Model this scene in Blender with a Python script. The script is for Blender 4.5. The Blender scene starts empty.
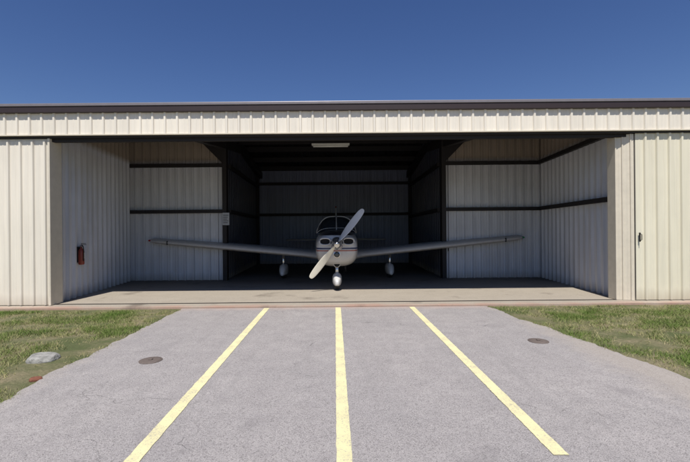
import bpy, bmesh, math, random
import numpy as np
from mathutils import Vector, Matrix, noise
random.seed(7); np.random.seed(7)
scene=bpy.context.scene
R=math.radians
# ---------------------------------------------------------------- helpers
def link(o,parent=None):
    scene.collection.objects.link(o)
    if parent: o.parent=parent
    return o
def empty(name,loc=(0,0,0)):
    e=bpy.data.objects.new(name,None); e.location=loc; e.empty_display_size=0.3
    return link(e)
def mesh(name,verts,faces,mat=None,parent=None,smooth=False):
    me=bpy.data.meshes.new(name); me.from_pydata([tuple(v) for v in verts],[],faces); me.update()
    if mat: me.materials.append(mat)
    if smooth:
        for p in me.polygons: p.use_smooth=True
    return link(bpy.data.objects.new(name,me),parent)
def fixn(o):
    bm=bmesh.new(); bm.from_mesh(o.data); bmesh.ops.recalc_face_normals(bm,faces=bm.faces); bm.to_mesh(o.data); bm.free(); return o
def box(name,x0,x1,y0,y1,z0,z1,mat,parent=None,bevel=0):
    v=[(x,y,z) for x in(x0,x1) for y in(y0,y1) for z in(z0,z1)]
    f=[(0,1,3,2),(4,6,7,5),(0,4,5,1),(2,3,7,6),(0,2,6,4),(1,5,7,3)]
    o=fixn(mesh(name,v,f,mat,parent))
    if bevel:
        m=o.modifiers.new('b','BEVEL'); m.width=bevel; m.segments=2
    return o
def tube(name,pts,r,mat,parent=None,n=12,caps=True):
    verts=[];faces=[]
    pts=[Vector(p) for p in pts]
    rr=r if isinstance(r,(list,tuple)) else [r]*len(pts)
    for i,p in enumerate(pts):
        d=(pts[min(i+1,len(pts)-1)]-pts[max(i-1,0)]).normalized()
        a=d.cross(Vector((0,0,1)) if abs(d.z)<0.9 else Vector((1,0,0))).normalized(); b=d.cross(a)
        for k in range(n):
            t=2*math.pi*k/n
            verts.append(p+(a*math.cos(t)+b*math.sin(t))*rr[i])
    for i in range(len(pts)-1):
        for k in range(n):
            faces.append((i*n+k,i*n+(k+1)%n,(i+1)*n+(k+1)%n,(i+1)*n+k))
    if caps:
        faces.append(tuple(range(n))[::-1]); faces.append(tuple((len(pts)-1)*n+k for k in range(n)))
    return fixn(mesh(name,verts,faces,mat,parent,smooth=True))
def lathe(name,prof,mat,parent=None,axis='Z',loc=(0,0,0),n=32):
    verts=[];faces=[]
    for (h,r) in prof:
        for k in range(n):
            t=2*math.pi*k/n; c,s=r*math.cos(t),r*math.sin(t)
            verts.append({'Z':(c,s,h),'Y':(c,h,s),'X':(h,c,s)}[axis])
    m=len(prof)
    for i in range(m-1):
        for k in range(n):
            faces.append((i*n+k,i*n+(k+1)%n,(i+1)*n+(k+1)%n,(i+1)*n+k))
    faces.append(tuple(range(n))); faces.append(tuple((m-1)*n+k for k in range(n)))
    o=fixn(mesh(name,verts,faces,mat,parent,smooth=True)); o.location=loc
    return o
# ---------------------------------------------------------------- materials
class M:
    def __init__(s,name,rough=0.7,metal=0,spec=None):
        s.m=bpy.data.materials.new(name); s.m.use_nodes=True; s.t=s.m.node_tree; s.n=s.t.nodes
        s.b=s.n['Principled BSDF']; s.b.inputs['Roughness'].default_value=rough; s.b.inputs['Metallic'].default_value=metal
        if spec is not None: s.b.inputs['Specular IOR Level'].default_value=spec
        s.geo=s.n.new('ShaderNodeNewGeometry'); s.pos=s.geo.outputs['Position']
    def L(s,a,b): s.t.links.new(a,b)
    def scale(s,v,sc):
        n=s.n.new('ShaderNodeVectorMath'); n.operation='MULTIPLY'; s.L(v,n.inputs[0]); n.inputs[1].default_value=sc; return n.outputs[0]
    def noise(s,scale=5,detail=6,rough=0.6,vec=None,stretch=None,dist=0):
        n=s.n.new('ShaderNodeTexNoise'); n.inputs['Scale'].default_value=scale; n.inputs['Detail'].default_value=detail; n.inputs['Roughness'].default_value=rough
        n.inputs['Distortion'].default_value=dist
        v=vec or s.pos
        if stretch: v=s.scale(v,stretch)
        s.L(v,n.inputs['Vector']); return n.outputs['Fac']
    def ramp(s,f,stops):
        r=s.n.new('ShaderNodeValToRGB'); cr=r.color_ramp
        while len(cr.elements)<len(stops): cr.elements.new(0.5)
        for e,(p,c) in zip(cr.elements,stops):
            e.position=p; e.color=(c,c,c,1) if isinstance(c,(int,float)) else (*c,1)
        s.L(f,r.inputs[0]); return r.outputs[0]
    def mix(s,f,a,b,mode='MIX'):
        n=s.n.new('ShaderNodeMix'); n.data_type='RGBA'; n.blend_type=mode
        for i,v in ((0,f),(6,a),(7,b)):
            if isinstance(v,(int,float)): n.inputs[i].default_value=v if i==0 else (v,v,v,1)
            elif isinstance(v,tuple): n.inputs[i].default_value=(*v,1)
            else: s.L(v,n.inputs[i])
        return n.outputs[2]
    def math(s,op,a,b=0,c=None):
        n=s.n.new('ShaderNodeMath'); n.operation=op
        for i,v in enumerate((a,b) if c is None else (a,b,c)):
            if isinstance(v,(int,float)): n.inputs[i].default_value=v
            else: s.L(v,n.inputs[i])
        return n.outputs[0]
    def sep(s):
        n=s.n.new('ShaderNodeSeparateXYZ'); s.L(s.pos,n.inputs[0]); return n.outputs
    def col(s,c):
        if isinstance(c,tuple): s.b.inputs['Base Color'].default_value=(*c,1)
        else: s.L(c,s.b.inputs['Base Color'])
        return s
    def bump(s,f,strength=0.3,dist=0.01):
        n=s.n.new('ShaderNodeBump'); n.inputs['Strength'].default_value=strength; n.inputs['Distance'].default_value=dist
        s.L(f,n.inputs['Height']); s.L(n.outputs[0],s.b.inputs['Normal']); return s
def simple(name,c,rough=0.6,metal=0,var=0.15,sc=8):
    m=M(name,rough,metal); f=m.noise(sc)
    m.col(m.mix(f,tuple(x*(1-var) for x in c),tuple(min(1,x*(1+var)) for x in c))); return m.m
def sheet_mat(name,c,dirt=(0.25,0.2,0.14),amt=0.35,rough=0.5,base_dirt=True,upper_glow=None,streak=0.0):
    m=M(name,rough)
    st=m.noise(1.0,5,0.6,stretch=(6,6,0.5)); big=m.noise(0.8,4)
    col=m.mix(m.ramp(st,[(0.35,0),(0.75,1)]),c,tuple(x*0.85 for x in c))
    col=m.mix(m.math('MULTIPLY',m.ramp(big,[(0.45,0),(0.8,1)]),amt),col,dirt)
    if streak:
        s2=m.noise(1.0,4,0.7,stretch=(22,22,0.35))
        col=m.mix(m.math('MULTIPLY',m.ramp(s2,[(0.5,0),(0.72,1)]),streak),col,tuple(x*0.55 for x in c))
    x,y,z=m.sep()
    s=m.math('FLOOR',m.math('MULTIPLY',m.math('ADD',x,y),1/0.96))
    wn=m.n.new('ShaderNodeTexWhiteNoise'); wn.noise_dimensions='1D'; m.L(s,wn.inputs['W'])
    col=m.mix(m.math('MULTIPLY',wn.outputs['Value'],0.12),col,tuple(x*0.5 for x in c))
    if base_dirt:
        g=m.ramp(m.math('ADD',z,m.math('MULTIPLY',st,0.35)),[(0.15,0.6),(0.45,0)])
        col=m.mix(g,col,dirt)
    if upper_glow:
        col=m.mix(m.ramp(m.math('MULTIPLY',z,0.2),[(0.69,0),(0.72,1)]),col,upper_glow)  # warm light high on the walls, put into the sheet colour
    m.col(col); m.bump(m.noise(3,3,stretch=(1,1,0.4)),0.15,0.02)
    return m.m
mat_cream=sheet_mat('cream_steel_siding',(0.85,0.79,0.68),amt=0.08,streak=0.12)
mat_cream2=sheet_mat('yellowed_steel_siding',(0.82,0.77,0.61),amt=0.10,streak=0.12)
mat_inwall=sheet_mat('white_liner_siding',(0.66,0.67,0.71),amt=0.22,upper_glow=(0.34,0.28,0.22),streak=0.45)  # top band tinted to hint at warm light patches
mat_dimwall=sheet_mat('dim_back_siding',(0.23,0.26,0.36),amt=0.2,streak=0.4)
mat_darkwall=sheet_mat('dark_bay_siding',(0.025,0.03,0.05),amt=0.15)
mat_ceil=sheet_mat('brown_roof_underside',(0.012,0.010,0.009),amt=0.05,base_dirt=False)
mat_roof=sheet_mat('roof_sheet',(0.45,0.45,0.43),base_dirt=False)
mat_steel=simple('dark_primed_steel',(0.014,0.011,0.011),0.7)
mat_brown=simple('brown_trim',(0.035,0.022,0.021),0.45)
mat_galv=simple('galvanised_cap',(0.22,0.20,0.21),0.4,0.2)
mat_trim=simple('cream_trim',(0.66,0.60,0.49),0.5)
mat_black=simple('black_rubber',(0.02,0.02,0.02),0.8)
mat_void=simple('intake_black',(0.006,0.006,0.006),0.9)

m=M('old_asphalt',0.9)
fine=m.noise(110,4,0.75); mid=m.noise(3.5,9,0.7); big=m.noise(0.45,5,0.6); spk=m.noise(42,3,0.7)
col=m.mix(m.ramp(mid,[(0.25,0),(0.75,1)]),(0.32,0.295,0.29),(0.47,0.435,0.42))
col=m.mix(m.ramp(big,[(0.38,0),(0.62,0.5)]),col,(0.32,0.30,0.30))
col=m.mix(m.ramp(spk,[(0.34,0.55),(0.46,0)]),col,(0.21,0.195,0.19))
col=m.mix(m.ramp(fine,[(0.38,0.85),(0.5,0)]),col,(0.13,0.12,0.115))
col=m.mix(m.ramp(m.noise(150,2,0.6),[(0.58,0),(0.68,0.7)]),col,(0.68,0.65,0.61))
stk=m.noise(1.0,5,0.65,stretch=(7,0.35,1))
col=m.mix(m.ramp(stk,[(0.5,0),(0.7,0.3)]),col,(0.26,0.245,0.24))
vo=m.n.new('ShaderNodeTexVoronoi'); vo.feature='DISTANCE_TO_EDGE'; vo.inputs['Scale'].default_value=0.42
ds=m.n.new('ShaderNodeVectorMath'); ds.operation='ADD'; m.L(m.pos,ds.inputs[0])
nn=m.n.new('ShaderNodeTexNoise'); nn.inputs['Scale'].default_value=2.2; nn.inputs['Detail'].default_value=8; m.L(m.pos,nn.inputs['Vector']); m.L(nn.outputs['Color'],ds.inputs[1])
m.L(ds.outputs[0],vo.inputs['Vector'])
crack=m.ramp(vo.outputs['Distance'],[(0.0,1),(0.004,0)])
crack=m.math('MULTIPLY',crack,m.ramp(m.noise(0.9,3),[(0.50,0),(0.60,0.5)]))
col=m.mix(crack,col,(0.15,0.14,0.13))
stain=m.ramp(m.noise(1.3,5,0.6,dist=0.8),[(0.60,0),(0.74,0.45)])
col=m.mix(stain,col,(0.19,0.175,0.175))
x,y,z=m.sep()
e2=m.math('SUBTRACT',m.math('ADD',m.math('ABSOLUTE',x),m.math('MULTIPLY',mid,0.7)),3.1)
col=m.mix(m.ramp(e2,[(0.0,0),(0.35,0.4)]),col,(0.42,0.36,0.29))
col=m.mix(m.ramp(m.math('SUBTRACT',m.math('ADD',y,m.math('MULTIPLY',mid,0.5)),7.35),[(0.2,0),(0.5,0.5)]),col,(0.48,0.36,0.31))
m.col(col); m.bump(m.math('ADD',m.math('ADD',fine,spk),m.math('MULTIPLY',crack,-3)),0.7,0.006); mat_asph=m.m

m=M('yellow_line_paint',0.75)
f=m.noise(60,6,0.7); g=m.noise(5,5,0.7)
col=m.mix(m.ramp(g,[(0.3,0),(0.7,1)]),(0.86,0.80,0.45),(0.70,0.64,0.38))
col=m.mix(m.ramp(m.math('ADD',f,m.math('MULTIPLY',g,0.35)),[(0.72,0),(0.84,0.8)]),col,(0.36,0.34,0.32))
m.col(col); m.bump(m.noise(110,4,0.75),0.6,0.005); mat_paint=m.m

m=M('slab_concrete',0.85)
a=m.noise(2.2,8,0.65); b=m.noise(60,4); x,y,z=m.sep()
col=m.mix(a,(0.34,0.295,0.235),(0.48,0.425,0.35))
col=m.mix(m.ramp(b,[(0.4,0.3),(0.55,0)]),col,(0.2,0.18,0.16))
red=m.ramp(m.math('ADD',m.math('SUBTRACT',y,7.6),m.math('MULTIPLY',m.noise(1.6,5,0.6),0.6)),[(0.2,0.75),(0.5,0)])
col=m.mix(red,col,(0.42,0.22,0.16))
oil=m.ramp(m.noise(1.1,5,0.6),[(0.56,0),(0.7,0.7)])
col=m.mix(oil,col,(0.14,0.115,0.09))
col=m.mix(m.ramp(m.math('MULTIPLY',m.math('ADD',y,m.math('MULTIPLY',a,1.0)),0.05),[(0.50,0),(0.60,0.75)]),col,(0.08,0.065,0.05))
m.col(col); m.bump(b,0.3,0.004)
mat_slab=m.m

m=M('grass_soil',0.95)
a=m.noise(1.6,7,0.65); b=m.noise(30,5,0.7)
col=m.mix(m.ramp(a,[(0.40,0),(0.64,1)]),(0.10,0.125,0.04),(0.30,0.25,0.15))
col=m.mix(m.ramp(b,[(0.4,0.5),(0.6,0)]),col,(0.08,0.085,0.035))
m.col(col); m.bump(b,0.8,0.03); mat_ground=m.m

m=M('grass_blades',0.7)
at=m.n.new('ShaderNodeAttribute'); at.attribute_name='tint'
m.col(at.outputs['Color']); m.b.inputs['Specular IOR Level'].default_value=0.2
mat_grass=m.m

# ---------------------------------------------------------------- ground & pavement
g=mesh('ground',[(-1500,-1500,0),(1500,-1500,0),(1500,1500,0),(-1500,1500,0)],[(0,1,2,3)],mat_ground)
def xl(y): return -2.93+0.10*noise.noise(Vector((y*1.3,3,0)))+0.05*noise.noise(Vector((y*5,9,0)))+0.03*noise.noise(Vector((y*14,9,0)))
def xr(y): return 2.92+(7.2-y)*0.143+0.11*noise.noise(Vector((y*1.3,33,0)))+0.05*noise.noise(Vector((y*5,19,0)))+0.03*noise.noise(Vector((y*14,9,0)))
v=[];f=[]
ys=[0.4+i*0.04 for i in range(181)]
for y in ys: 
    v.append((xl(y),y,0.012)); v.append((xr(y),y,0.012))
for i in range(len(ys)-1): f.append((2*i,2*i+1,2*i+3,2*i+2))
k=len(v); v+= [(-70,0.4,0.012),(-70,-22,0.012),(70,-22,0.012),(70,0.4,0.012)]
f.append((k,k+1,k+2,k+3,1,0))
pave=mesh('pavement',v,f,mat_asph)
for i,(xc,y0) in enumerate([(-1.30,2.50),(0.047,-0.2),(1.437,2.56)]):
    n=200; v=[];f=[]
    for j in range(n+1):
        y=y0+(7.56-y0)*j/n
        w0=0.050+0.005*noise.noise(Vector((y*9,i*7,0)))+0.004*noise.noise(Vector((y*40,i*7,0))); w1=0.050+0.005*noise.noise(Vector((y*9,i*7+3,5)))+0.004*noise.noise(Vector((y*40,i*7+3,5)))
        v+= [(xc-w0,y,0.0165),(xc+w1,y,0.0165)]
        if j<n: f.append((2*j,2*j+1,2*j+3,2*j+2))
    mesh('parking_line',v,f,mat_paint)

# grass blades (one mesh)
def blades(xa,xb,ya,yb,n,hs):
    x=np.random.uniform(xa,xb,n); y=np.random.uniform(ya,yb,n); keep=[];H=[];C=[]
    for i in range(n):
        X,Y=x[i],y[i]
        if Y>0.5:
            e = (xl(Y)-X) if X<0 else (X-xr(Y))
        else: continue
        if e<-0.05: continue
        d=noise.noise(Vector((X*1.4,Y*1.4,0)))+0.6*noise.noise(Vector((X*5,Y*5,4)))
        pr=0.60+d*1.4
        if e<0.25: pr*=0.4+e*2.0
        if X>0 and e<0.7: pr*=0.6
        if random.random()>pr: continue
        keep.append(i); H.append(hs*(0.5+random.random())*(1+0.7*d))
        t=min(1,max(0,0.45-0.9*d+random.gauss(0,0.25)))
        gcol=np.array((0.13,0.20,0.04)); s=np.array((0.44,0.37,0.20)); C.append(gcol*(1-t)+s*t)
    x=x[keep];y=y[keep];H=np.array(H);C=np.array(C);N=len(keep)
    a=np.random.uniform(0,2*np.pi,N); w=np.random.uniform(0.002,0.0045,N)*(hs/0.035)**0.6
    lean=np.random.normal(0,0.7,(N,2))*H[:,None]
    P=np.zeros((N,3,3))
    P[:,0]=np.stack([x-np.cos(a)*w,y-np.sin(a)*w,np.full(N,-0.001)],1)
    P[:,1]=np.stack([x+np.cos(a)*w,y+np.sin(a)*w,np.full(N,-0.001)],1)
    P[:,2]=np.stack([x+lean[:,0],y+lean[:,1],H],1)
    return P,C
sets=[blades(-7.2,-2.80,2.2,7.45,130000,0.032),blades(2.80,7.2,2.2,7.57,130000,0.032),
      blades(-20,-7.2,0.6,7.4,30000,0.06),blades(7.2,20,0.6,7.5,30000,0.06)]
P=np.concatenate([s[0] for s in sets]); C=np.concatenate([s[1] for s in sets]); N=len(P)
me=bpy.data.meshes.new('grass'); me.vertices.add(N*3); me.vertices.foreach_set('co',P.reshape(-1).astype(np.float32))
me.loops.add(N*3); me.loops.foreach_set('vertex_index',np.arange(N*3,dtype=np.int32))
me.polygons.add(N); me.polygons.foreach_set('loop_start',np.arange(0,N*3,3,dtype=np.int32))
me.update(calc_edges=True)
ca=me.color_attributes.new('tint','FLOAT_COLOR','POINT')
cc=np.ones((N*3,4),dtype=np.float32); cc[:,:3]=np.repeat(C,3,axis=0); ca.data.foreach_set('color',cc.reshape(-1))
me.materials.append(mat_grass); link(bpy.data.objects.new('grass',me))

# ---------------------------------------------------------------- hangar
H=empty('aircraft_hangar',(0,0,0))
def ribs(name,p0,p1,z0,z1,mat,side=1,pitch=0.24,depth=0.028,z0b=None,z1b=None):
    p0=Vector((*p0,0));p1=Vector((*p1,0));d=p1-p0;Ln=d.length;d.normalize();nrm=Vector((d.y,-d.x,0))*side
    pr=[];s=0
    while s<Ln:
        for a,h in ((0,0),(0.26,0),(0.33,0.18),(0.40,0),(0.64,0),(0.70,1),(0.84,1),(0.90,0)):
            if s+a*pitch<Ln: pr.append((s+a*pitch,h*depth))
        s+=pitch
    pr.append((Ln,0))
    v=[];f=[]
    for s,h in pr:
        p=p0+d*s+nrm*h; t=s/Ln
        zt=z1 if z1b is None else z1+(z1b-z1)*t
        v+= [(p.x,p.y,z0),(p.x,p.y,zt)]
    for i in range(len(pr)-1): f.append((2*i,2*i+2,2*i+3,2*i+1))
    return mesh(name,v,f,mat,H)
D0=7.80; BK=11.84; FB=17.6; RY=20.6; RX=21; RIDGE=14.2
zr=lambda y: 3.86+0.13*(min(y,RIDGE)-7.7)-(0.13*(y-RIDGE) if y>RIDGE else 0)
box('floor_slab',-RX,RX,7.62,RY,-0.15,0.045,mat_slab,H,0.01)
ribs('header_siding',(-RX,D0),(RX,D0),3.385,3.80,mat_cream,1)
box('header_beam',-RX,RX,D0+0.02,D0+0.22,3.33,3.82,mat_steel,H)
box('header_drip',-RX,RX,D0-0.035,D0+0.015,3.365,3.384,mat_trim,H)
box('eave_trim',-RX,RX,D0-0.075,D0+0.1,3.80,3.915,mat_brown,H,0.008)
box('roof_cap',-RX,RX,D0-0.09,D0+0.12,3.918,3.975,mat_galv,H,0.008)
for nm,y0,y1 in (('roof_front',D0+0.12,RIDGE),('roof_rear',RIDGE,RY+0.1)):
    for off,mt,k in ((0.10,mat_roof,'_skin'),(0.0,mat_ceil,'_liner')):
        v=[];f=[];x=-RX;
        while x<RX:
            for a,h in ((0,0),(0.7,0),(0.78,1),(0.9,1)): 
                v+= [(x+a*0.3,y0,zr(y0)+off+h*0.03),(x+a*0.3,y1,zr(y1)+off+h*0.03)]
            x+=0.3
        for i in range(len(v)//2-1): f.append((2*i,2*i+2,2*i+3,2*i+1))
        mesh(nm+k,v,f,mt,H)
y=8.6
while y<FB:
    box('purlin',-6.3,6.3,y,y+0.06,zr(y)-0.2,zr(y)-0.015,mat_steel,H); y+=1.25
for x in (-3.25,3.25):
    for ya,yb in ((D0+0.25,RIDGE),(RIDGE,FB)):
        v=[(x+dx,yy,zr(yy)+dz) for dx in(-0.08,0.08) for yy in(ya,yb) for dz in(-0.48,-0.21)]
        fixn(mesh('rafter',v,[(0,1,3,2),(4,6,7,5),(0,4,5,1),(2,3,7,6),(0,2,6,4),(1,5,7,3)],mat_steel,H))
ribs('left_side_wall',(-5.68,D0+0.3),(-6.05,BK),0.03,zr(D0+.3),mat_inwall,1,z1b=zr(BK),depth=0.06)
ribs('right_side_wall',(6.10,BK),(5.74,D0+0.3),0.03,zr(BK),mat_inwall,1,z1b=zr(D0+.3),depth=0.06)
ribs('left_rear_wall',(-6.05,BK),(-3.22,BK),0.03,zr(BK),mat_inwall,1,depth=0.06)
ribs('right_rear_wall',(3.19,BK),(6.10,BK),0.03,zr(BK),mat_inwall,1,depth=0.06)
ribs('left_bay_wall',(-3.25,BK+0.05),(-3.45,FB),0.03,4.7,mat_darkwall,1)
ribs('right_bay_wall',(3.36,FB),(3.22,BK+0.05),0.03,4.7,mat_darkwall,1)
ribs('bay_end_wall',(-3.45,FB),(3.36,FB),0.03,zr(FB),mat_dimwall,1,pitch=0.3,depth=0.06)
def beam(name,p0,p1,z,w=0.09,h=0.1,mat=mat_steel):
    p0=Vector((*p0,0));p1=Vector((*p1,0));d=(p1-p0).normalized();n=Vector((d.y,-d.x,0))
    v=[];
    for p in(p0,p1):
        for a in(0.062,0.062+w):
            for zz in(z-h/2,z+h/2): q=p+n*a; v.append((q.x,q.y,zz))
    return fixn(mesh(name,v,[(0,1,3,2),(4,6,7,5),(0,4,5,1),(2,3,7,6),(0,2,6,4),(1,5,7,3)],mat,H))
for z in (2.07,3.42):
    beam('wall_girt',(-6.02,BK),(-3.22,BK),z); beam('wall_girt',(3.19,BK),(6.07,BK),z)
    beam('wall_girt',(6.10,BK-0.155),(5.76,D0+0.35),z)
    beam('wall_girt',(-3.42,FB),(3.33,FB),z+0.12,0.09,0.12)
    beam('wall_girt',(-3.25,BK+0.1),(-3.45,FB-.16),z); beam('wall_girt',(3.36,FB-.16),(3.22,BK+0.1),z)
for s,x in ((-1,-3.22),(1,3.19)):
    box('frame_column',x-0.06,x+0.06,BK-0.17,BK+0.04,0.04,zr(BK)-0.2,mat_steel,H)
    v=[(x+s*0.062,BK-0.12,3.475),(x+s*0.95,BK-0.12,zr(BK)-0.02),(x+s*0.062,BK-0.12,zr(BK)-0.02)]
    v+=[(a,b+0.05,c) for a,b,c in v]
    fixn(mesh('frame_haunch',v,[(0,1,2),(3,5,4),(0,3,4,1),(1,4,5,2),(2,5,3,0)],mat_steel,H))
box('bay_column',-3.40,-3.28,FB-0.30,FB-0.17,0.04,4.1,mat_steel,H)
box('bay_column',3.2,3.31,FB-0.30,FB-0.17,0.04,4.1,mat_steel,H)
YD=D0+0.06
def front(side):
    s=side
    mt=mat_cream if s<0 else mat_cream2
    xi=5.62 if s<0 else 5.90
    edges=[xi]; 
    while edges[-1]+2.9<RX: edges.append(edges[-1]+2.9)
    edges.append(RX)
    for i in range(len(edges)-1):
        u,w=edges[i]+0.012,edges[i+1]-0.012
        yy=YD+(0.03 if i%2 else 0)
        if s<0: ribs('door_leaf',(-w,yy),(-u,yy),0.06,3.28,mt,1,depth=0.034)
        else: ribs('door_leaf',(u,yy),(w,yy),0.06,3.36,mt,1,depth=0.034)
        box('door_leaf_frame',min(s*u,s*w),max(s*u,s*w),yy+0.004,yy+0.05,0.055,3.32,mat_trim,H)
front(-1); front(1)
box('left_jamb',-5.618,-5.575,YD-0.03,YD+0.32,0.05,3.325,mat_trim,H,0.006)
ribs('right_jamb_siding',(5.60,YD+0.10),(5.88,YD+0.0),0.05,3.32,mat_trim,1,pitch=0.14,depth=0.02)
box('right_jamb_edge',5.575,5.60,YD+0.08,YD+0.32,0.05,3.325,mat_trim,H,0.006)
box('door_track',-RX,RX,D0+0.10,D0+0.2,3.27,3.327,mat_steel,H)
box('floor_track',-5.57,5.57,D0+0.13,D0+0.17,0.046,0.054,mat_steel,H)
box('latch_plate',5.945,5.975,YD-0.045,YD-0.03,1.20,1.38,mat_steel,H,0.004)
tube('latch_handle',[(5.96,YD-0.05,1.36),(5.96,YD-0.09,1.34),(5.96,YD-0.09,1.24),(5.96,YD-0.05,1.22)],0.007,mat_steel,H,8)
ribs('gable_wall',(-RX,RY),(-RX,D0),0.0,zr(RY)+0.1,mat_cream,1); ribs('gable_wall',(RX,D0),(RX,RY),0.0,3.9,mat_cream,1)
ribs('rear_wall',(RX,RY),(-RX,RY),0.0,zr(RY)+0.1,mat_cream,1)
for s in(-1,1):
    fixn(mesh('gable_peak',[(s*RX,D0,3.8),(s*RX,RY,zr(RY)),(s*RX,RY,zr(RY)+.1),(s*RX,RIDGE,zr(RIDGE)+.1),(s*RX,D0+.1,3.97)],[(0,1,2,3,4)],mat_cream,H))

# ---------------------------------------------------------------- small things
L=empty('ceiling_light',(0,0,0))
mat_lampw=simple('fixture_enamel',(0.75,0.75,0.7),0.4)
box('housing',-0.62,0.42,10.95,11.12,3.83,3.87,mat_lampw,L,0.008)
for yy in(10.99,11.08): tube('tube',[(-0.58,yy,3.805),(0.38,yy,3.805)],0.018,mat_lampw,L,10)
for xx in(-0.5,0.3): tube('hanger',[(xx,11.03,3.87),(xx,11.03,4.2)],0.008,mat_steel,L,6)

m_red=simple('red_enamel',(0.22,0.035,0.02),0.4)
FE=empty('fire_extinguisher',(-5.68,8.95,0.76))
lathe('cylinder',[(0,0.02),(0.0,0.05),(0.02,0.06),(0.30,0.06),(0.34,0.045),(0.37,0.02),(0.40,0.02)],m_red,FE,n=24)
lathe('valve',[(0.40,0.018),(0.405,0.026),(0.43,0.026),(0.44,0.012)],mat_galv,FE,n=12)
box('handle',0.0,0.11,-0.012,0.012,0.442,0.455,mat_black,FE,0.004); box('lever',0.0,0.10,-0.01,0.01,0.47,0.48,mat_black,FE,0.003)
tube('hose',[(0.03,-0.01,0.43),(0.07,-0.04,0.40),(0.085,-0.05,0.32),(0.08,-0.04,0.18),(0.07,-0.035,0.08)],0.010,mat_black,FE,8)
box('label',0.0595,0.063,-0.025,0.025,0.14,0.26,mat_lampw,FE)
box('bracket',-0.08,-0.05,-0.05,0.05,0.05,0.40,mat_steel,FE)

SG=empty('wall_sign',(-3.16,BK-0.25,1.66))
box('board',-0.10,0.10,0.0,0.02,0.0,0.36,simple('sign_face',(0.40,0.41,0.43),0.5),SG,0.004)
for i in range(5): box('text_line',-0.075,0.075-0.02*(i%3),-0.003,-0.0005,0.28-i*0.055,0.296-i*0.055,mat_steel,SG)
box('bracket',-0.015,0.015,0.021,0.075,0.1,0.3,mat_steel,SG)

m_iron=simple('cast_iron',(0.15,0.12,0.105),0.8,0.1,0.4,30)
for x,y in((-2.10,4.53),(2.62,5.18)):
    c=empty('cleanout_cover',(x,y,0.012))
    lathe('rim',[(0.0,0.125),(0.006,0.125),(0.008,0.117)],m_iron,c,n=32)
    lathe('lid',[(0.0,0.105),(0.0105,0.105),(0.0115,0.10)],m_iron,c,n=32)
    box('lug',-0.02,0.02,-0.02,0.02,0.0115,0.022,m_iron,c,0.003)
def rock(name,loc,sx,sy,sz,mat,seed,rotz=0):
    bm=bmesh.new(); bmesh.ops.create_icosphere(bm,subdivisions=5,radius=1)
    for v in bm.verts:
        d=v.co.copy(); k=1+0.12*noise.noise(d*1.1+Vector((seed,0,0)))+0.04*noise.noise(d*4+Vector((seed,0,0)))+0.02*noise.noise(d*12)
        c=d*k; c.z=min(c.z,0.72+0.06*noise.noise(d*3))
        v.co=Vector((math.copysign(abs(c.x)**0.8,c.x)*sx,math.copysign(abs(c.y)**0.8,c.y)*sy,max(c.z,-0.4)*sz))
    me=bpy.data.meshes.new(name); bm.to_mesh(me); bm.free(); me.materials.append(mat)
    for p in me.polygons: p.use_smooth=True
    o=link(bpy.data.objects.new(name,me)); o.location=loc; o.rotation_euler=(0.05,0.08,rotz); return o
m=M('weathered_limestone',0.95); a=m.noise(14,8,0.7)
m.col(m.mix(m.ramp(a,[(0.35,0),(0.65,1)]),(0.20,0.195,0.18),(0.43,0.42,0.39))); m.bump(a,0.9,0.02)
rock('rock',(-3.38,4.62,0.01),0.155,0.13,0.075,m.m,5,0.3)
rock('brick_fragment',(-2.99,3.98,0.01),0.055,0.04,0.03,simple('red_brick',(0.20,0.075,0.045),0.9,0,0.3,30),8,0.6)

# ---------------------------------------------------------------- airplane
A=empty('light_airplane',(0.04,0,0.045))
m=M('aircraft_paint',0.28)
x,y,z=m.sep(); nz=m.noise(3,5)
base=m.mix(nz,(0.50,0.49,0.48),(0.60,0.59,0.57))
m.b.inputs['Coat Weight'].default_value=0.3
m.col(base); mat_ac=m.m
m=M('fuselage_paint',0.28); x,y,z=m.sep(); nz=m.noise(3,5)
base=m.mix(nz,(0.44,0.43,0.42),(0.54,0.53,0.51))
base=m.mix(m.ramp(m.noise(6,5,0.7,stretch=(1,1,0.3)),[(0.5,0),(0.75,0.4)]),base,(0.25,0.23,0.2))
def band(z0,z1):
    return m.math('MULTIPLY',m.math('GREATER_THAN',z,z0),m.math('LESS_THAN',z,z1))
col=m.mix(band(1.03,1.07),base,(0.03,0.04,0.10)); col=m.mix(band(0.985,1.01),col,(0.28,0.05,0.03))
ag=m.math('MULTIPLY',m.math('GREATER_THAN',z,1.36),m.math('LESS_THAN',y,11.3))
col=m.mix(ag,col,(0.025,0.025,0.028)); m.b.inputs['Coat Weight'].default_value=0.3
m.col(col); mat_fus=m.m
mat_under=simple('grey_wing_paint',(0.50,0.47,0.44),0.35)
mg=M('canopy_glass',0.06); mg.col((0.03,0.035,0.04)); mg.b.inputs['Specular IOR Level'].default_value=0.8; mat_glass=mg.m
mat_prop_lit=simple('propeller_sunlit',(0.80,0.76,0.64),0.35)  # lower blade: sunlight painted in as a brighter cream
mat_prop_shade=simple('propeller_shaded',(0.55,0.55,0.55),0.35)  # upper blade: same propeller, shade painted in as grey
mat_chrome=simple('polished_metal',(0.7,0.7,0.7),0.2,0.9)

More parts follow.
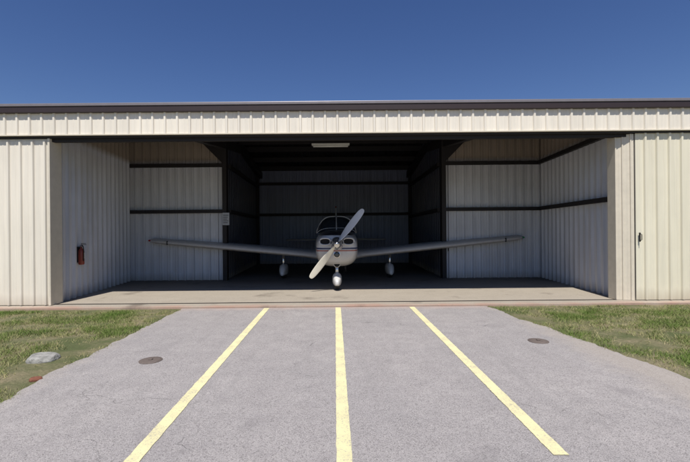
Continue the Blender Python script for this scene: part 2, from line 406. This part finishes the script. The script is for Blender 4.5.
def ring(y,zb,zt,hw,e=2.6,n=36,kb=1.0):
    zc=(zb+zt)/2; hh=(zt-zb)/2; r=[]
    for k in range(n):
        t=2*math.pi*k/n; c,s=math.cos(t),math.sin(t)
        r.append((math.copysign(abs(c)**(2/e),c)*hw,y,zc+math.copysign(abs(s)**(2/e),s)*hh))
    return r
def loft(name,rings,mat,parent,cap=True,sub=1):
    n=len(rings[0]); v=[p for r in rings for p in r]; f=[]
    for i in range(len(rings)-1):
        for k in range(n): f.append((i*n+k,i*n+(k+1)%n,(i+1)*n+(k+1)%n,(i+1)*n+k))
    if cap: f.append(tuple(range(n))); f.append(tuple((len(rings)-1)*n+k for k in range(n)))
    o=fixn(mesh(name,v,f,mat,parent,True))
    if sub: 
        s=o.modifiers.new('s','SUBSURF'); s.levels=sub; s.render_levels=sub
    return o
F=[(9.40,0.90,1.22,0.22,2.2),(9.41,0.82,1.28,0.36,2.3),(9.46,0.70,1.34,0.45,2.5),(9.58,0.60,1.38,0.50,2.7),(9.9,0.53,1.41,0.52,2.8),(10.5,0.50,1.45,0.55,2.8),
   (10.9,0.50,1.47,0.58,2.9),(11.6,0.50,1.42,0.60,2.9),(12.8,0.52,1.42,0.60,2.8),(13.6,0.60,1.46,0.52,2.5),(14.8,0.74,1.36,0.34,2.3),(16.0,0.86,1.26,0.20,2.2),(16.9,0.94,1.18,0.09,2),(17.05,0.98,1.12,0.03,2)]
loft('fuselage',[ring(*a) for a in F],mat_fus,A)
n=28
def cab(y,zt,hwb,hwt,zb=1.36):
    r=[]
    for k in range(n+1):
        t=math.pi*k/n; c,s=math.cos(t),math.sin(t)
        zz=abs(s)**(2/3.0); 
        hw=hwb+(hwt-hwb)*zz
        r.append((math.copysign(abs(c)**(2/3.4),c)*hw,y,zb+(zt-zb)*zz))
    return r
CS=[(10.82,1.40,0.50,0.42),(10.95,1.50,0.54,0.42),(11.2,1.66,0.565,0.43),(11.45,1.79,0.575,0.44),(11.58,1.84,0.58,0.44),(11.95,1.87,0.585,0.44),(12.05,1.87,0.585,0.44),(12.6,1.85,0.58,0.43),(12.7,1.84,0.58,0.43),(13.3,1.76,0.53,0.40),(13.9,1.60,0.44,0.34),(15.0,1.38,0.26,0.2)]
v=[];f=[];mi=[]
for c in CS: v+=cab(*c)
for i in range(len(CS)-1):
    for k in range(n):
        f.append((i*(n+1)+k,i*(n+1)+k+1,(i+1)*(n+1)+k+1,(i+1)*(n+1)+k))
        gl=0
        if i in(0,1,2,3): gl=1
        if i in(5,7,8) and (k in range(1,7) or k in range(n-7,n-1)): gl=1
        mi.append(gl)
o=mesh('cabin',v,f,mat_ac,A,True); o.data.materials.append(mat_glass)
for p,q in zip(o.data.polygons,mi): p.material_index=q
fixn(o)
tube('glareshield_trim',cab(*CS[1]),0.008,mat_under,A,6)
tube('windshield_bow',cab(*CS[4]),0.014,mat_under,A,6)
tube('windshield_post',[(0,c[0],c[1]+0.004) for c in CS[:5]],0.016,mat_under,A,8)
def foil(x,le,ch,z,t,vert=False,m=12):
    up=[];lo=[]
    for i in range(m+1):
        u=0.5*(1-math.cos(math.pi*i/m)); yt=5*t*(0.2969*math.sqrt(u)-0.126*u-0.3516*u*u+0.2843*u**3-0.1036*u**4)
        up.append((u,yt*1.25)); lo.append((u,-yt*0.75))
    pts=up[::-1]+lo[1:-1]
    if vert: return [(h*ch,le+u*ch,z) for u,h in pts]
    return [(x,le+u*ch,z+h*ch) for u,h in pts]
for s in(-1,1):
    st=[(0.40,10.75,2.25,0.70,0.115),(0.62,11.12,1.85,0.715,0.135),(0.85,11.3,1.66,0.735,0.14),(2.7,11.36,1.6,0.915,0.145),(4.9,11.5,1.22,1.115,0.14),(5.30,11.53,1.12,1.155,0.14),(5.42,11.6,0.95,1.17,0.12),(5.47,11.75,0.65,1.18,0.08)]
    w=loft('wing',[foil(s*a[0],*a[1:]) for a in st],mat_under,A,sub=0)
    lathe('nav_light',[(-0.06,0.005),(-0.04,0.022),(0.02,0.03),(0.06,0.02)],simple('red_lens' if s<0 else 'green_lens',(0.4,0.02,0.02) if s<0 else (0.02,0.25,0.08),0.2),A,'Y',(s*5.42,11.6,1.185),12)
    box('tip_joint',min(s*4.86,s*4.885),max(s*4.86,s*4.885),11.492,11.53,1.06,1.175,mat_black,A)
    tube('tie_down_ring',[(s*3.3,11.8,0.9),(s*3.3,11.8,0.80)],0.01,mat_steel,A,6)
    loft('stabilator',[foil(s*a[0],*a[1:]) for a in [(0.0,16.1,0.85,1.06,0.1),(1.9,16.15,0.8,1.06,0.1),(2.05,16.25,0.6,1.06,0.07)]],mat_under,A,sub=0)
    gx=s*1.60
    tube('gear_leg',[(gx,12.05,0.80),(gx,12.06,0.48),(gx,12.07,0.36)],[0.05,0.045,0.045],mat_chrome,A,14)
    tyre=lathe('main_tire',[(-0.08,0.09),(-0.08,0.15),(-0.06,0.195),(0,0.205),(0.06,0.195),(0.08,0.15),(0.08,0.09)],mat_black,A,'X',(gx,12.08,0.205),28)
    pr=[(11.70,.03,.10,.2),(11.76,.08,.12,.33),(11.95,.125,.095,.42),(12.15,.135,.09,.44),(12.4,.11,.11,.42),(12.6,.05,.16,.38),(12.72,.015,.22,.32)]
    loft('wheel_fairing',[[(gx+a,b,c) for a,b,c in ring(yy,zb,zt,hw,2.8,24)] for yy,hw,zb,zt in pr],mat_ac,A)
    ix=s*0.275
    lip=[(ix+0.13*math.copysign(abs(math.cos(t))**0.8,math.cos(t)),9.385+0.03*max(0,s*math.cos(t)),1.17+0.08*math.copysign(abs(math.sin(t))**0.8,math.sin(t))) for t in [2*math.pi*k/28 for k in range(29)]]
    tube('intake_lip',lip,0.020,mat_fus,A,8,False)
    fixn(mesh('intake_opening',[(a,b-0.003,c) for a,b,c in lip[:-1]],[tuple(range(28))],mat_void,A))
loft('fin',[foil(0,a,b,c,d,True) for a,b,c,d in [(15.3,1.55,1.15,0.06),(15.75,1.15,1.45,0.08),(16.05,0.95,1.9,0.08),(16.25,0.72,2.33,0.08),(16.38,0.5,2.38,0.05)]],mat_ac,A,sub=0)
lathe('beacon',[(0,0.035),(0.03,0.035),(0.06,0.02),(0.07,0.005)],m_red,A,'Z',(0,16.6,2.38),12)
tube('antenna',[(0.0,12.9,1.82),(0.0,13.05,2.15)],[0.012,0.004],mat_ac,A,6)
tube('antenna',[(0.3,12.3,1.8),(0.3,12.35,2.0)],[0.008,0.003],mat_black,A,6)
lathe('landing_light_rim',[(0.08,0.085),(-0.012,0.085),(-0.02,0.075)],mat_chrome,A,'Y',(0,9.42,0.86),24)
lathe('landing_light',[(-0.022,0.066),(-0.03,0.04),(-0.032,0.01)],mat_glass,A,'Y',(0,9.42,0.86),24)
lathe('chin_scoop',[(0.2,0.06),(0.0,0.085),(-0.02,0.08)],mat_ac,A,'Y',(0.0,9.60,0.625),24)
lathe('chin_scoop_mouth',[(-0.0215,0.07),(-0.023,0.02)],mat_void,A,'Y',(0.0,9.60,0.625),24)
tube('exhaust_pipe',[(0.22,10.3,0.52),(0.22,10.35,0.40),(0.22,10.5,0.34)],0.03,mat_steel,A,12)
tube('nose_strut',[(0,9.78,0.62),(0,9.72,0.36)],[0.045,0.04],mat_chrome,A,14)
for s in(-1,1):
    box('torque_link',s*0.03-0.012,s*0.03+0.012,9.78,9.86,0.34,0.52,mat_ac,A,0.004)
lathe('nose_tire',[(-0.065,0.07),(-0.065,0.13),(-0.045,0.17),(0,0.178),(0.045,0.17),(0.065,0.13),(0.065,0.07)],mat_black,A,'X',(0,9.67,0.178),28)
pr=[(9.34,.02,.14,.2),(9.40,.07,.12,.30),(9.55,.11,.10,.38),(9.72,.12,.095,.41),(9.95,.09,.10,.38),(10.15,.04,.15,.33),(10.25,.012,.2,.26)]
loft('nose_wheel_fairing',[ring(yy,zb,zt,hw,2.8,24) for yy,hw,zb,zt in pr],mat_ac,A)
PR=empty('propeller',(0,9.22,1.125)); PR.parent=A
lathe('spinner',[(-0.22,0.006),(-0.20,0.04),(-0.14,0.085),(-0.06,0.125),(0.04,0.15),(0.10,0.155),(0.105,0.15)],mat_chrome,PR,'Y',n=32)
lathe('spinner_backplate',[(0.106,0.16),(0.12,0.16)],mat_ac,PR,'Y',n=32)
lathe('hub_shaft',[(0.12,0.08),(0.22,0.09)],mat_steel,PR,'Y',n=20)
ang=R(52)
for s,mt in((1,mat_prop_shade),(-1,mat_prop_lit)):  # upper blade gets the shaded colour, lower one the sunlit colour
    rings=[]
    for r_,ch,tw,th in [(0.05,0.09,70,0.05),(0.13,0.11,60,0.045),(0.22,0.15,48,0.03),(0.4,0.185,36,0.024),(0.6,0.19,27,0.018),(0.8,0.17,21,0.013),(0.93,0.14,18,0.010),(0.985,0.10,17,0.008),(1.005,0.04,17,0.005)]:
        q=[]
        for k in range(16):
            t=2*math.pi*k/16; a=math.cos(t)*ch/2; b=math.sin(t)*th/2
            tw_=R(tw); c_=a*math.cos(tw_)-b*math.sin(tw_); d_=a*math.sin(tw_)+b*math.cos(tw_)
            u=Vector((math.cos(ang),0,math.sin(ang)))*s; w=Vector((-math.sin(ang),0,math.cos(ang)))*s
            p=u*r_+w*c_+Vector((0,d_,0)); q.append(tuple(p))
        rings.append(q)
    loft('blade',rings,mt,PR,sub=1)

# ---------------------------------------------------------------- camera, light
cam=bpy.data.cameras.new('camera'); cam.sensor_width=36; cam.lens=36*400/690; cam.shift_x=0.0145; cam.clip_end=5000
co=bpy.data.objects.new('camera',cam); link(co)
co.matrix_world=Matrix.Translation((0,0,1.45+0.012))@Matrix.Rotation(R(90),4,'X')@Matrix.Rotation(R(-0.5),4,'Z')
scene.camera=co
el,az=R(60),R(-6)
sd=Vector((math.sin(az)*math.cos(el),-math.cos(az)*math.cos(el),math.sin(el)))
sl=bpy.data.lights.new('sun','SUN'); sl.energy=4.9; sl.angle=R(0.53); sl.color=(1,0.955,0.88)
so=bpy.data.objects.new('sun',sl); link(so); so.rotation_euler=sd.to_track_quat('Z','Y').to_euler(); so.location=(0,-10,20)
w=bpy.data.worlds.new('World'); scene.world=w; w.use_nodes=True; nt=w.node_tree
sk=nt.nodes.new('ShaderNodeTexSky'); sk.sky_type='NISHITA'; sk.sun_disc=False; sk.sun_elevation=el; sk.sun_rotation=R(180)+az*-1
sk.air_density=1.0; sk.dust_density=0.3; sk.ozone_density=3.0
hs=nt.nodes.new('ShaderNodeHueSaturation'); hs.inputs['Hue'].default_value=0.515; hs.inputs['Saturation'].default_value=1.2; hs.inputs['Value'].default_value=1.0
bg=nt.nodes['Background']; bg.inputs['Strength'].default_value=0.088; nt.links.new(sk.outputs[0],hs.inputs['Color']); nt.links.new(hs.outputs[0],bg.inputs[0])
scene.view_settings.view_transform='Standard'; scene.view_settings.look='None'; scene.view_settings.exposure=0
